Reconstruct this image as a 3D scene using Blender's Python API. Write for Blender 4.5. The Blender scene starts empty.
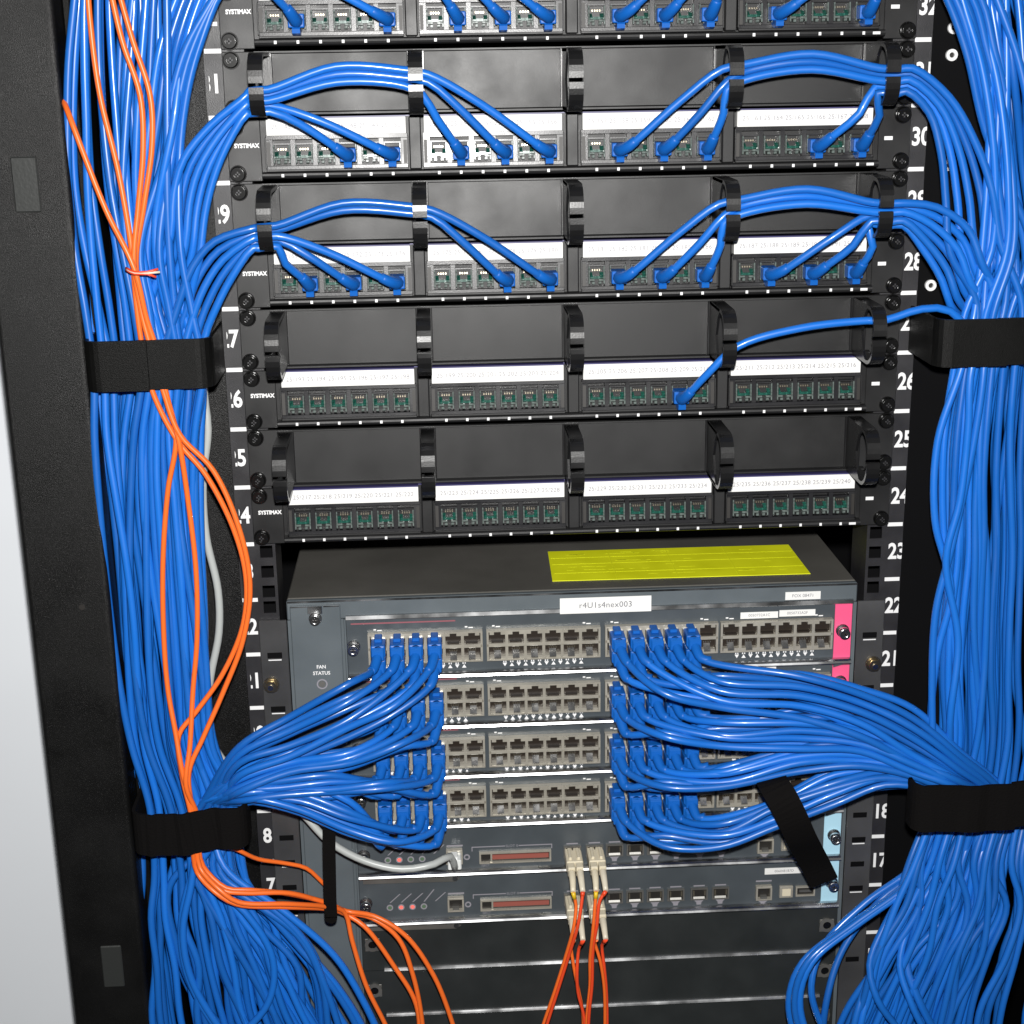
import bpy, bmesh, math, random
from mathutils import Vector, Matrix
random.seed(7)
S = bpy.context.scene
COL = S.collection
MM = 0.001
UH = 44.45
def UZ(u): return (u - 21.5) * UH          # centre height of rack unit u (mm)

# ------------------------------------------------------------------ camera
F_PX = 1535.3
PITCH, YAW, ROLL = -0.288711, -0.048381, 0.016509
CAM = Vector((-100.594, -1110.287, 438.072))
def _rot():
    Rx = Matrix.Rotation(PITCH, 3, 'X')
    Rz = Matrix.Rotation(YAW, 3, 'Z')
    Ry = Matrix.Rotation(ROLL, 3, 'Y')
    return Rz @ Rx @ Ry
RM = _rot()
def at(px, py, y):
    """the point at depth y (mm) behind pixel px, py of the photograph"""
    d = RM @ Vector(((px - 512) / F_PX, 1.0, -(py - 512) / F_PX))
    t = (y - CAM.y) / d.y
    return CAM + d * t
cam = bpy.data.cameras.new('camera'); cam_o = bpy.data.objects.new('camera', cam); COL.objects.link(cam_o)
cam.sensor_width = 36; cam.lens = F_PX / 1024 * 36; cam.clip_start = 0.02; cam.clip_end = 50
cm = RM @ Matrix(((1, 0, 0), (0, 0, -1), (0, 1, 0)))
cam_o.matrix_world = Matrix.Translation(CAM * MM) @ cm.to_4x4()
S.camera = cam_o

# ------------------------------------------------------------------ materials
def mat(name, col, rough=.5, metal=0., bump=0., bscale=400., spec=.5, var=0., vscale=30., emit=None, estr=0., coat=0., trans=0., rand=0.):
    m = bpy.data.materials.new(name); m.use_nodes = True
    nt = m.node_tree; b = nt.nodes['Principled BSDF']
    b.inputs['Base Color'].default_value = (*col, 1)
    b.inputs['Roughness'].default_value = rough
    b.inputs['Metallic'].default_value = metal
    b.inputs['Specular IOR Level'].default_value = spec
    if coat: b.inputs['Coat Weight'].default_value = coat; b.inputs['Coat Roughness'].default_value = .12
    if trans: b.inputs['Transmission Weight'].default_value = trans
    tc = None
    if bump or var:
        tc = nt.nodes.new('ShaderNodeTexCoord')
    if bump:
        n = nt.nodes.new('ShaderNodeTexNoise'); n.inputs['Scale'].default_value = bscale; n.inputs['Detail'].default_value = 3
        nt.links.new(tc.outputs['Object'], n.inputs['Vector'])
        bp = nt.nodes.new('ShaderNodeBump'); bp.inputs['Strength'].default_value = bump; bp.inputs['Distance'].default_value = .0006
        nt.links.new(n.outputs['Fac'], bp.inputs['Height']); nt.links.new(bp.outputs['Normal'], b.inputs['Normal'])
    if var:
        n2 = nt.nodes.new('ShaderNodeTexNoise'); n2.inputs['Scale'].default_value = vscale; n2.inputs['Detail'].default_value = 5
        nt.links.new(tc.outputs['Object'], n2.inputs['Vector'])
        mr = nt.nodes.new('ShaderNodeMapRange'); mr.inputs[1].default_value = .3; mr.inputs[2].default_value = .7
        mr.inputs[3].default_value = 1 - var; mr.inputs[4].default_value = 1 + var
        nt.links.new(n2.outputs['Fac'], mr.inputs[0])
        mx = nt.nodes.new('ShaderNodeVectorMath'); mx.operation = 'SCALE'; mx.inputs[0].default_value = col
        nt.links.new(mr.outputs[0], mx.inputs['Scale']); nt.links.new(mx.outputs[0], b.inputs['Base Color'])
        mr2 = nt.nodes.new('ShaderNodeMapRange'); mr2.inputs[1].default_value = .3; mr2.inputs[2].default_value = .7
        mr2.inputs[3].default_value = max(.05, rough - .08); mr2.inputs[4].default_value = min(1, rough + .08)
        nt.links.new(n2.outputs['Fac'], mr2.inputs[0]); nt.links.new(mr2.outputs[0], b.inputs['Roughness'])
    if rand:      # every cable its own slight tint and wear
        oi = nt.nodes.new('ShaderNodeObjectInfo'); mr = nt.nodes.new('ShaderNodeMapRange')
        mr.inputs[3].default_value = 1 - rand; mr.inputs[4].default_value = 1 + rand
        nt.links.new(oi.outputs['Random'], mr.inputs[0])
        mx = nt.nodes.new('ShaderNodeVectorMath'); mx.operation = 'SCALE'; mx.inputs[0].default_value = col
        tc = nt.nodes.new('ShaderNodeTexCoord'); n3 = nt.nodes.new('ShaderNodeTexNoise'); n3.inputs['Scale'].default_value = 28; n3.inputs['Detail'].default_value = 4
        nt.links.new(tc.outputs['Object'], n3.inputs['Vector'])
        mr3 = nt.nodes.new('ShaderNodeMapRange'); mr3.inputs[1].default_value = .3; mr3.inputs[2].default_value = .7; mr3.inputs[3].default_value = rough - .08; mr3.inputs[4].default_value = rough + .08
        nt.links.new(n3.outputs['Fac'], mr3.inputs[0]); nt.links.new(mr3.outputs[0], b.inputs['Roughness'])
        nt.links.new(mr.outputs[0], mx.inputs['Scale']); nt.links.new(mx.outputs[0], b.inputs['Base Color'])
    if emit:
        b.inputs['Emission Color'].default_value = (*emit, 1); b.inputs['Emission Strength'].default_value = estr
    return m
M = {
 'wall':   mat('wall_paint', (.745, .775, .815), .6, bump=.08, bscale=60, var=.02, vscale=4),
 'powder': mat('black_powder_coat', (.0045, .0045, .0045), .38, bump=.6, bscale=1900, spec=.32, var=.15, vscale=25),
 'rail':   mat('black_rail_paint', (.022, .0215, .024), .42, bump=.25, bscale=1500, var=.15, vscale=40),
 'void':   mat('painted_interior_shade', (.003, .003, .0035), .7, spec=.08),  # near-black: shade inside the rack and its openings, put into the colour
 'panel':  mat('panel_black_paint', (.0125, .0125, .013), .43, bump=.12, bscale=2600, var=.14, vscale=30, spec=.36),
 'plate':  mat('manager_grey_black_paint', (.0125, .0125, .013), .425, bump=.14, bscale=2600, var=.14, vscale=22, spec=.37),
 'plastic':mat('black_plastic', (.009, .009, .0095), .30, bump=.08, bscale=900, var=.1),
 'block':  mat('port_block_plastic', (.014, .014, .016), .30, bump=.08, bscale=1500, var=.08),
 'white':  mat('white_paper', (.80, .80, .78), .55, var=.02, vscale=60),
 'ink':    mat('white_ink', (.82, .82, .82), .5),
 'greyink':mat('grey_ink', (.26, .25, .28), .6),
 'darkink':mat('dark_ink', (.16, .16, .18), .6),
 'blueline':mat('blue_strip_edge', (.05, .045, .14), .4),
 'jackdark':mat('jack_cavity', (.018, .016, .014), .5),
 'jackbrown':mat('jack_cavity_brown', (.020, .014, .010), .4),
 'jackclear':mat('jack_clear_plastic', (.12, .145, .135), .15, var=.5, vscale=400),
 'jackgreen':mat('jack_green_board', (.014, .080, .060), .22, var=.7, vscale=500),
 'contact':mat('jack_contact', (.62, .55, .42), .25, metal=.9),
 'cream':  mat('port_bank_shell', (.50, .47, .40), .30, metal=.45, var=.08, vscale=80),
 'chassis':mat('switch_top_paint', (.100, .096, .087), .45, bump=.3, bscale=900, var=.12, vscale=15),
 'face':   mat('switch_front_paint', (.10, .118, .130), .42, bump=.1, bscale=1500, var=.07, vscale=25),
 'card':   mat('card_face_paint', (.062, .073, .082), .36, bump=.08, bscale=1500, var=.1, vscale=30),
 'blank':  mat('blank_cover_paint', (.020, .023, .0235), .45, bump=.1, bscale=1500, var=.1, vscale=30),
 'steel':  mat('bright_steel', (.62, .63, .64), .25, metal=1., var=.25, vscale=35),
 'latch':  mat('jack_latch_metal', (.30, .30, .30), .26, metal=.8, var=.3, vscale=120),
 'bracket': mat('bracket_zinc', (.105, .105, .108), .34, metal=.55, bump=.1, bscale=900, var=.3, vscale=14),
 'dull':   mat('dull_steel', (.24, .235, .22), .42, metal=.7, bump=.1, bscale=500, var=.15, vscale=30),
 'nickel': mat('nickel_screw', (.62, .62, .62), .22, metal=1.),
 'brass':  mat('brass_bolt', (.50, .42, .28), .28, metal=1.),
 'blackbolt':mat('black_bolt', (.006, .006, .006), .2),
 'yellow': mat('yellow_paper', (.93, .97, .012), .5, var=.06, vscale=40),
 'yellowink':mat('yellow_fold_ink', (.82, .86, .01), .6),
 'pink':   mat('pink_label', (.86, .10, .24), .45),
 'ltblue': mat('light_blue_label', (.42, .68, .82), .4),
 'redline':mat('dull_red_ink', (.28, .09, .11), .5),
 'redslot':mat('slot_red_edge', (.30, .09, .07), .4),
 'blue':   mat('blue_cable_jacket', (.009, .133, .53), .37, spec=.6, coat=.22, rand=.20),
 'boot':   mat('blue_plug_boot', (.006, .108, .44), .42, spec=.3),
 'orange': mat('orange_fiber_jacket', (.86, .155, .022), .38),
 'orangered': mat('red_fiber_jacket', (.78, .07, .02), .38),
 'yellowboot': mat('yellow_boot', (.75, .5, .02), .4),
 'grey':   mat('grey_cable_jacket', (.42, .44, .43), .35),
 'clear':  mat('clear_plug', (.75, .77, .76), .15),
 'beige':  mat('beige_connector', (.68, .61, .46), .4),
 'whiteboot': mat('white_boot', (.66, .60, .48), .4),
 'velcro': mat('black_hook_fabric', (.0055, .005, .005), .95, bump=1., bscale=700, spec=.06),
 'hoop':   mat('black_hoop_coat', (.004, .004, .0038), .45, bump=.5, bscale=2000, var=.2, spec=.14),
 'plug':   mat('grey_plug_cover', (.028, .030, .029), .4, bump=.2, bscale=500),
 'ledred': mat('red_lamp', (.8, .12, .10), .3, emit=(1, .22, .18), estr=.5),
 'ledgreen': mat('green_lamp', (.10, .16, .10), .3),
}

# ------------------------------------------------------------------ mesh builder (mm in, metres out)
class MB:
    def __init__(s): s.bm = bmesh.new(); s.mats = []
    def mi(s, m):
        if m not in s.mats: s.mats.append(m)
        return s.mats.index(m)
    def box(s, x0, x1, y0, y1, z0, z1, m, bev=0., seg=1):
        r = bmesh.ops.create_cube(s.bm, size=1)
        vs = r['verts']
        for v in vs:
            v.co = Vector(((x0 + x1) / 2 + v.co.x * (x1 - x0), (y0 + y1) / 2 + v.co.y * (y1 - y0), (z0 + z1) / 2 + v.co.z * (z1 - z0)))
        fs = {f for v in vs for f in v.link_faces}
        i = s.mi(m)
        for f in fs: f.material_index = i
        if bev:
            es = {e for v in vs for e in v.link_edges}
            bmesh.ops.bevel(s.bm, geom=list(es), offset=bev, segments=seg, affect='EDGES', profile=.5, clamp_overlap=True, material=-1)
        return s
    def prism(s, pts, axis, a0, a1, m):
        """polygon pts (2D) extruded along axis from a0 to a1; axis 'x': pts=(y,z); 'y': pts=(x,z); 'z': pts=(x,y)"""
        def P(p, a): return {'x': (a, p[0], p[1]), 'y': (p[0], a, p[1]), 'z': (p[0], p[1], a)}[axis]
        A = [s.bm.verts.new(P(p, a0)) for p in pts]; B = [s.bm.verts.new(P(p, a1)) for p in pts]
        n = len(pts); fs = [s.bm.faces.new(A), s.bm.faces.new(B[::-1])]
        for k in range(n): fs.append(s.bm.faces.new((A[k], B[k], B[(k + 1) % n], A[(k + 1) % n])))
        i = s.mi(m)
        for f in fs: f.material_index = i
        bmesh.ops.recalc_face_normals(s.bm, faces=fs)
        return s
    def cyl(s, cx, cy, cz, r, y0, y1, m, n=16, r2=None):
        """axis along Y from y0 to y1"""
        r2 = r if r2 is None else r2
        A = [s.bm.verts.new((cx + r * math.cos(2 * math.pi * k / n), y0, cz + r * math.sin(2 * math.pi * k / n))) for k in range(n)]
        B = [s.bm.verts.new((cx + r2 * math.cos(2 * math.pi * k / n), y1, cz + r2 * math.sin(2 * math.pi * k / n))) for k in range(n)]
        fs = [s.bm.faces.new(A), s.bm.faces.new(B[::-1])]
        for k in range(n): fs.append(s.bm.faces.new((A[k], B[k], B[(k + 1) % n], A[(k + 1) % n])))
        i = s.mi(m)
        for f in fs: f.material_index = i; f.smooth = len(f.verts) == 4
        bmesh.ops.recalc_face_normals(s.bm, faces=fs)
        return s
    def ring(s, cx, cz, ro, ri, y0, y1, m, n=18):
        i = s.mi(m)
        def C(r, y): return [s.bm.verts.new((cx + r * math.cos(2 * math.pi * k / n), y, cz + r * math.sin(2 * math.pi * k / n))) for k in range(n)]
        a, b, c, d = C(ro, y0), C(ro, y1), C(ri, y1), C(ri, y0)
        fs = []
        for p, q in ((a, b), (b, c), (c, d), (d, a)):
            for k in range(n): fs.append(s.bm.faces.new((p[k], q[k], q[(k + 1) % n], p[(k + 1) % n])))
        for f in fs: f.material_index = i
        bmesh.ops.recalc_face_normals(s.bm, faces=fs)
        return s
    def tube(s, pts, r, m, n=10, radii=None, cap=True):
        pts = [Vector(p) for p in pts]
        i = s.mi(m); prev = None; rings = []
        t = (pts[1] - pts[0]).normalized()
        u = t.orthogonal().normalized()
        for k, p in enumerate(pts):
            a = pts[max(0, k - 1)]; b = pts[min(len(pts) - 1, k + 1)]
            t2 = (b - a)
            t2 = t2.normalized() if t2.length > 1e-9 else t
            q = t.rotation_difference(t2); u = (q @ u); u = (u - t2 * u.dot(t2)).normalized(); t = t2
            w = t.cross(u)
            rr = radii[k] if radii else r
            rings.append([s.bm.verts.new(p + (u * math.cos(2 * math.pi * j / n) + w * math.sin(2 * math.pi * j / n)) * rr) for j in range(n)])
        fs = []
        for A, B in zip(rings, rings[1:]):
            for j in range(n): fs.append(s.bm.faces.new((A[j], A[(j + 1) % n], B[(j + 1) % n], B[j])))
        for f in fs: f.smooth = True
        if cap: fs += [s.bm.faces.new(rings[0][::-1]), s.bm.faces.new(rings[-1])]
        for f in fs: f.material_index = i
        return s
    def ribbon(s, pts, wvec, width, th, m, smooth=False):
        pts = [Vector(p) for p in pts]; w0 = Vector(wvec).normalized(); i = s.mi(m); rings = []
        for k, p in enumerate(pts):
            a = pts[max(0, k - 1)]; b = pts[min(len(pts) - 1, k + 1)]
            t = (b - a).normalized(); w = (w0 - t * w0.dot(t)).normalized(); n = t.cross(w)
            rings.append([s.bm.verts.new(p + w * sx * width / 2 + n * sy * th / 2) for sx, sy in ((-1, -1), (1, -1), (1, 1), (-1, 1))])
        fs = []
        for A, B in zip(rings, rings[1:]):
            for j in range(4): fs.append(s.bm.faces.new((A[j], A[(j + 1) % 4], B[(j + 1) % 4], B[j])))
        fs += [s.bm.faces.new(rings[0][::-1]), s.bm.faces.new(rings[-1])]
        for f in fs: f.material_index = i
        bmesh.ops.recalc_face_normals(s.bm, faces=fs)
        return s
    def mesh(s, name):
        me = bpy.data.meshes.new(name)
        bmesh.ops.scale(s.bm, vec=(MM, MM, MM), verts=s.bm.verts)
        s.bm.to_mesh(me); s.bm.free()
        for m in s.mats: me.materials.append(M[m])
        return me
    def build(s, name, parent=None, loc=(0, 0, 0)):
        return link(name, s.mesh(name), parent, loc)
def link(name, data, parent=None, loc=(0, 0, 0)):
    o = bpy.data.objects.new(name, data); COL.objects.link(o)
    o.location = Vector(loc) * MM
    if parent is not None: o.parent = parent
    return o
def tag(o, label=None, cat=None, group=None, kind=None):
    if label: o['label'] = label
    if cat: o['category'] = cat
    if group: o['group'] = group
    if kind: o['kind'] = kind
    return o
def thing(name, label, cat, loc=(0, 0, 0), group=None):
    return tag(link(name, None, None, loc), label, cat, group)
def text(body, name, size, m, parent, x, y, z, align='CENTER', sx=1., bold=0., clip=None, flat=False, space=1.):
    """flat lettering standing on a front face (or lying, when flat); mm"""
    cu = bpy.data.curves.new('lettering', 'FONT'); cu.body = body; cu.size = size * MM
    cu.align_x = align; cu.align_y = 'CENTER'; cu.offset = bold * MM; cu.space_character = space; cu.resolution_u = 3
    o = bpy.data.objects.new('lettering_source', cu); COL.objects.link(o)
    dg = bpy.context.evaluated_depsgraph_get()
    me = bpy.data.meshes.new_from_object(o.evaluated_get(dg))
    bpy.data.objects.remove(o); bpy.data.curves.remove(cu)
    me.name = name
    bm = bmesh.new(); bm.from_mesh(me)
    for v in bm.verts:
        a, b = v.co.x * sx, v.co.y
        v.co = Vector((a, b, 0)) if flat else Vector((a, 0, b))
    if clip is not None:      # (x limit relative to the text anchor, keep side)
        lim, sgn = clip
        bmesh.ops.bisect_plane(bm, geom=bm.verts[:] + bm.edges[:] + bm.faces[:], plane_co=(lim * MM, 0, 0), plane_no=(sgn, 0, 0), clear_outer=True)
    bm.to_mesh(me); bm.free()
    me.materials.clear(); me.materials.append(M[m])
    return link(name, me, parent, (x, y, z))

def smooth_path(pts, step=7.):
    """Catmull-Rom through pts"""
    P = [Vector(p) for p in pts]
    if len(P) < 3: return P
    P = [P[0] * 2 - P[1]] + P + [P[-1] * 2 - P[-2]]
    out = []
    for k in range(1, len(P) - 2):
        p0, p1, p2, p3 = P[k - 1:k + 3]
        t1 = max((p1 - p0).length, 1e-3) ** .5; t2 = max((p2 - p1).length, 1e-3) ** .5; t3 = max((p3 - p2).length, 1e-3) ** .5
        m1 = ((p1 - p0) / t1 - (p2 - p0) / (t1 + t2) + (p2 - p1) / t2) * t2
        m2 = ((p2 - p1) / t2 - (p3 - p1) / (t2 + t3) + (p3 - p2) / t3) * t2
        n = max(2, int((p2 - p1).length / step))
        for j in range(n):
            s = j / n
            out.append(p1 * (2 * s ** 3 - 3 * s * s + 1) + m1 * (s ** 3 - 2 * s * s + s) + p2 * (-2 * s ** 3 + 3 * s * s) + m2 * (s ** 3 - s * s))
    out.append(P[-2])
    return out

def cable(name, pts, r, m, label, cat, group=None, n=10, step=7.):
    o0 = Vector(pts[0])
    path = smooth_path([Vector(p) - o0 for p in pts], step)
    b = MB(); b.tube(path, r, m, n=n)
    return tag(b.build(name, None, o0), label, cat, group), o0

# ------------------------------------------------------------------ setting
b = MB(); b.box(-1600, -427, 100, 130, -1500, 1500, 'wall')
tag(b.build('wall'), kind='structure')

# rack cabinet shell: near-black colour stands in for the shade behind the equipment
cab = thing('rack_cabinet', 'dark empty interior of the rack behind the panels and cables', 'rack cabinet', (0, 300, 0))
def part(mb, name, root):           # mb is in world mm; parent keeps the root's offset
    o = mb.build(name, root); o.location = -root.location; return o
b = MB(); b.box(-345, 520, 395, 400, -760, 800, 'void'); part(b, 'inner_wall', cab)
b = MB(); b.box(520, 524, -40, 400, -760, 800, 'void'); part(b, 'inner_wall', cab)
b = MB(); b.box(-345, -341, 60, 395, -760, 800, 'void'); part(b, 'inner_wall', cab)

# left rack post
YP = -50
xr = at(85, 340, YP).x; xl = at(10, 452, YP).x
post = thing('rack_post', 'wide black powder coated rack post at the far left, next to the pale wall', 'rack post', ((xl + xr) / 2, YP, -700))
b = MB()
b.box(xl, xr, YP, 380, -760, 800, 'powder', bev=4, seg=7)
part(b, 'post_body', post)
b = MB(); b.box(xr + .3, xr + 5, YP + 26, YP + 70, -760, 800, 'hoop', bev=.6); part(b, 'post_flange', post)
for (x0, y0, x1, y1) in ((10, 157, 42, 212), (100, 946, 125, 986)):
    a = at(x0, y0, YP); c = at(x1, y1, YP)
    b = MB(); b.box(a.x, c.x, YP - 1.2, YP + 2, c.z, a.z, 'plug', bev=.8); part(b, 'cover_plug', post)
a = at(82, 607, YP); b = MB(); b.cyl(a.x, 0, a.z, 2.2, YP - .6, YP + 1, 'jackdark', 12); part(b, 'screw_hole', post)

# ------------------------------------------------------------------ mounting rails
for sgn, side in ((-1, 'left'), (1, 'right')):
    rail = thing('mounting_rail', f'black mounting rail with white unit numbers ' + ('beside the wide rack post' if sgn < 0 else 'and white grommets beside it'), 'mounting rail', (sgn * 240, 0, -500), 'numbered rails on both sides of the rack')
    def X(a, b2): return (min(sgn * a, sgn * b2), max(sgn * a, sgn * b2))
    b = MB(); z0, z1 = UZ(9.5), UZ(35.5)
    b.box(*X(226, 228.2), 0, 2, z0, z1, 'rail'); b.box(*X(237.6, 254), 0, 2, z0, z1, 'rail')
    zs = sorted(UZ(u) + d for u in range(10, 36) for d in (-15.9, 0, 15.9))
    for p, q in zip(zs, zs[1:]): b.box(*X(228.2, 237.6), 0, 2, p + 4.75, q - 4.75, 'rail')
    b.box(*X(226, 228), 2, 40, z0, z1, 'rail')
    part(b, 'rail_flange', rail)
    b = MB(); b.box(*X(252, 254), 2, 60, z0, z1, 'rail'); b.box(*X(254.2, 312), 24, 27, z0, z1, 'powder' if sgn < 0 else 'void'); b.box(*X(228, 252), 38, 40, z0, z1, 'void')  # right plate and sheet behind the holes carry painted shade
    part(b, 'rail_channel', rail)
    for u in range(12, 35):
        b = MB(); b.box(*X(241.6, 253.2), -.4, 0, UZ(u + .5) - 1.5, UZ(u + .5) + 1.5, 'ink'); part(b, 'unit_line', rail)
        xa = sgn * 243
        t = text(str(u), 'unit_number', 17.6, 'ink', rail, xa, -.4, UZ(u), 'RIGHT' if sgn < 0 else 'LEFT', sx=.78, bold=.5, clip=((-8.3, -1) if sgn < 0 else (10.8, 1)))
        t.location -= rail.location
    if sgn > 0:
        for px, py in ((953, 28), (951, 55), (948, 165), (930, 285), (948, 868), (944, 118)):
            a = at(px, py, 24); b = MB(); b.ring(a.x, a.z, 4.2, 1.9, 21.5, 24, 'ink'); b.cyl(a.x, 0, a.z, 1.9, 23.5, 24, 'jackdark', 12); part(b, 'rail_grommet', rail)

# ------------------------------------------------------------------ patch panels
BC = (-165.0, -56.0, 54.8, 163.8); PITCH_P = 15.35
ORD = ('leftmost', 'second', 'third', 'rightmost'); NTH = ('first', 'second', 'third', 'fourth', 'fifth', 'sixth')
cache = {}
def cached(key, fn):
    if key not in cache: cache[key] = fn()
    return cache[key]
def bolt_mesh():
    b = MB(); b.cyl(0, 0, 0, 6.1, -4.2, -3.0, 'blackbolt', 20); b.cyl(0, 0, 0, 4.6, -7.2, -4.2, 'blackbolt', 20, r2=5.4)
    b.ring(0, 0, 4.4, 2.6, -7.8, -7.2, 'blackbolt', 16); b.box(-1.8, 1.8, -7.4, -7.0, -.5, .5, 'rail'); b.box(-.5, .5, -7.4, -7.0, -1.8, 1.8, 'rail')
    return b.mesh('mounting_screw')
def port_mesh():
    b = MB()
    # clear inner walls round the cavity
    b.box(-5.9, -4.9, -9.3, -1, -7, 5.5, 'jackclear', bev=.2); b.box(4.9, 5.9, -9.3, -1, -7, 5.5, 'jackclear', bev=.2)
    b.box(-5.9, 5.9, -8.9, -1, 5.6, 6.6, 'block')
    b.box(-4.9, 4.9, -2, -1, -7, 5.5, 'jackdark')
    b.prism([(-7.6, -2.2), (-2, 1.2), (-2, -2.6), (-7.6, -3.2)], 'x', -4.9, -2.6, 'jackgreen')
    b.prism([(-7.6, -2.2), (-2, 1.2), (-2, -2.6), (-7.6, -3.2)], 'x', 2.6, 4.9, 'jackgreen')
    b.box(-2.4, 2.4, -7.0, -2, -3.4, -1.6, 'jackgreen')
    b.box(-4.9, -1.4, -8.6, -2, -5.0, -3.5, 'jackclear', bev=.2); b.box(1.4, 4.9, -8.6, -2, -5.0, -3.5, 'jackclear', bev=.2)
    b.box(-3.4, -1.3, -9.2, -4, -7.2, -5.3, 'jackclear', bev=.2); b.box(1.3, 3.4, -9.2, -4, -7.2, -5.3, 'jackclear', bev=.2)
    for k in range(4): b.box(-3 + k * 1.7, -2.2 + k * 1.7, -5, -2, 2.0, 3.2, 'contact')
    return b.mesh('port')
def block_mesh():
    b = MB(); h = 49.2
    yf, yb = -8.2, -2.6
    b.box(-h, h, yf, yb, 6.4, 9.6, 'block', bev=.3)
    b.box(-h, h, yf, yb, -14.6, -11.2, 'block', bev=.3)
    b.box(-h, -2.5 * PITCH_P - 6.1, yf, yb, -11.2, 6.4, 'block'); b.box(2.5 * PITCH_P + 6.1, h, yf, yb, -11.2, 6.4, 'block')
    for k in range(5):
        xc = (k - 2.5) * PITCH_P
        b.box(xc + 6.1, xc + PITCH_P - 6.1, yf, yb, -11.2, 6.4, 'block')
    b.box(-h, h, -1.2, -.2, -12, 8, 'jackdark')
    # raised rim and dark end slots
    b.box(-h, h, -9.2, yf, -15.2, -13.6, 'panel', bev=.3)
    b.box(-h + .6, -h + 3.0, yf - .5, yf, -11, 5, 'jackdark'); b.box(h - 3.0, h - .6, yf - .5, yf, -11, 5, 'jackdark')
    b.box(-h - .6, -h + .4, yf - 1.3, yf + 1, -13, 8, 'plate', bev=.2); b.box(h - .4, h + .6, yf - 1.3, yf + 1, -13, 8, 'plate', bev=.2)
    return b.mesh('port_block')
def face_mesh():
    b = MB()
    b.box(-241.3, -218, -3, -.6, -21.4, 21.4, 'panel', bev=.5); b.box(218, 241.3, -3, -.6, -21.4, 21.4, 'panel', bev=.5)
    b.box(-218, 218, -2.4, -.2, -19, 21.6, 'panel')
    # rounded ledge under the ports
    prof = [(-2.6, -15), (-8.6, -15.2), (-9.8, -16.2), (-10, -17.6), (-9.4, -18.9), (-7.5, -19.8), (-2.6, -20)]
    b.prism(prof, 'x', -217.5, 217.5, 'panel')
    # pillars between the blocks
    for x in (-110.5, -.6, 109.3): b.box(x - 4.2, x + 4.2, -9.6, -2.4, -14.8, 21, 'panel', bev=.8)
    b.box(-217.5, 217.5, -4, -2.4, 21.2, 22.0, 'blueline')
    return b.mesh('face_plate')
def strip_mesh():
    b = MB(); b.box(-48.2, 48.2, -9.1, -2.6, 9.9, 21.2, 'white', bev=.25); b.box(-48.2, 48.2, -9.4, -2.6, 21.3, 22.2, 'blueline'); return b.mesh('label_strip')
def marks_mesh():
    b = MB()
    for c in BC:
        for k in range(6): x = c + (k - 2.5) * PITCH_P; b.box(x - .9, x + .9, -10.5, -10, -18.3, -16.2, 'ink')
    x = BC[3] + 2.5 * PITCH_P + 9; b.box(x - 2.6, x + 2.6, -10.5, -10, -18.2, -16.4, 'ink')
    return b.mesh('printed_lettering')
def dash_mesh():
    b = MB(); b.box(222.5, 228.5, -3.5, -3, -1.3, 1.3, 'ink'); return b.mesh('ear_mark')
for u in (32, 30, 28, 26, 24):
    how = {32: 'topmost black patch bay, cut by the top edge of the picture', 30: 'second black patch bay from the top, with ten blue cables',
           28: 'third black patch bay from the top, with eleven blue cables', 26: 'black patch bay with only one single blue cable plugged in',
           24: 'black patch bay without any cables, directly above the switch'}[u]
    pp = thing('patch_bay', how, 'patch panel', (0, 0, UZ(u)), 'patch panels in the rack')
    link('face_plate', cached('face', face_mesh), pp).rotation_euler.x = math.radians(-1.5)
    for k, c in enumerate(BC):
        bl = link('port_block', cached('block', block_mesh), pp, (c, 0, 0)); bl.rotation_euler.x = math.radians(-3.5)
        for j in range(6): link('port', cached('port', port_mesh), bl, ((j - 2.5) * PITCH_P, 0, -2.6))
        st = link('label_strip', cached('strip', strip_mesh), pp, (c, 0, 0))
        n0 = 145 + (30 - u) * 12 + 6 * k
        text(' '.join(f'25/{n0 + j}' for j in range(6)), 'printed_numbers', 4.6, 'greyink', st, 0, -9.3, 15.6, sx=1.02, space=1.05)
    for sx in (-1, 1):
        for sz in (-1, 1): link('mounting_screw', cached('bolt', bolt_mesh), pp, (sx * 235, 0, sz * 16))
    link('printed_lettering', cached('marks', marks_mesh), pp); link('ear_mark', cached('dash', dash_mesh), pp)
    text('SYSTIMAX', 'printed_name', 4.1, 'ink', pp, -228, -3.3, 3.0, sx=.92, bold=.18)

# ------------------------------------------------------------------ cable managers with rings
RX = (-213., -108.5, -2.5, 104.5, 210.)
def ring_mesh():
    b = MB()
    for s in (1, -1):
        zt = 19.5
        prof = [(-1, zt), (-30, zt)]
        for k in range(7):
            a = math.radians(90 - k * 15)
            prof.append((-46 - 14 * math.cos(a), s * 1 and (zt - 14 + 14 * math.sin(a))))
        prof += [(-60, 2.2)]
        pts = [(0, y, s * z) for y, z in prof]
        b.ribbon(pts, (1, 0, 0), 9.6, 2.6, 'plastic')
        b.box(-4.8, 4.8, -60.9, -57.4, s * 2.2 - .8, s * 2.2 + .8, 'plastic')
    b.prism([(-2, 20.4), (-44, 20.4), (-36, 13), (-30, 0), (-36, -13), (-44, -20.4), (-2, -20.4)], 'x', -4.8, -3.2, 'plastic')
    b.box(-6, 6, -4, -2, -20.5, 20.5, 'plastic', bev=.4)
    return b.mesh('cable_ring')
def mplate_mesh():
    b = MB(); b.box(-241.3, 241.3, -2.6, -.4, -21.2, 21.4, 'plate', bev=.5)
    b.prism([(-2.7, 21.3), (-5.5, 21.3), (-5.5, 20.2), (-2.7, 19.6)], 'x', -219, 219, 'plate')
    b.prism([(-2.7, -21.0), (-7, -21.0), (-7, -19.8), (-2.7, -18.8)], 'x', -219, 219, 'plate')
    return b.mesh('manager_plate')
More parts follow.
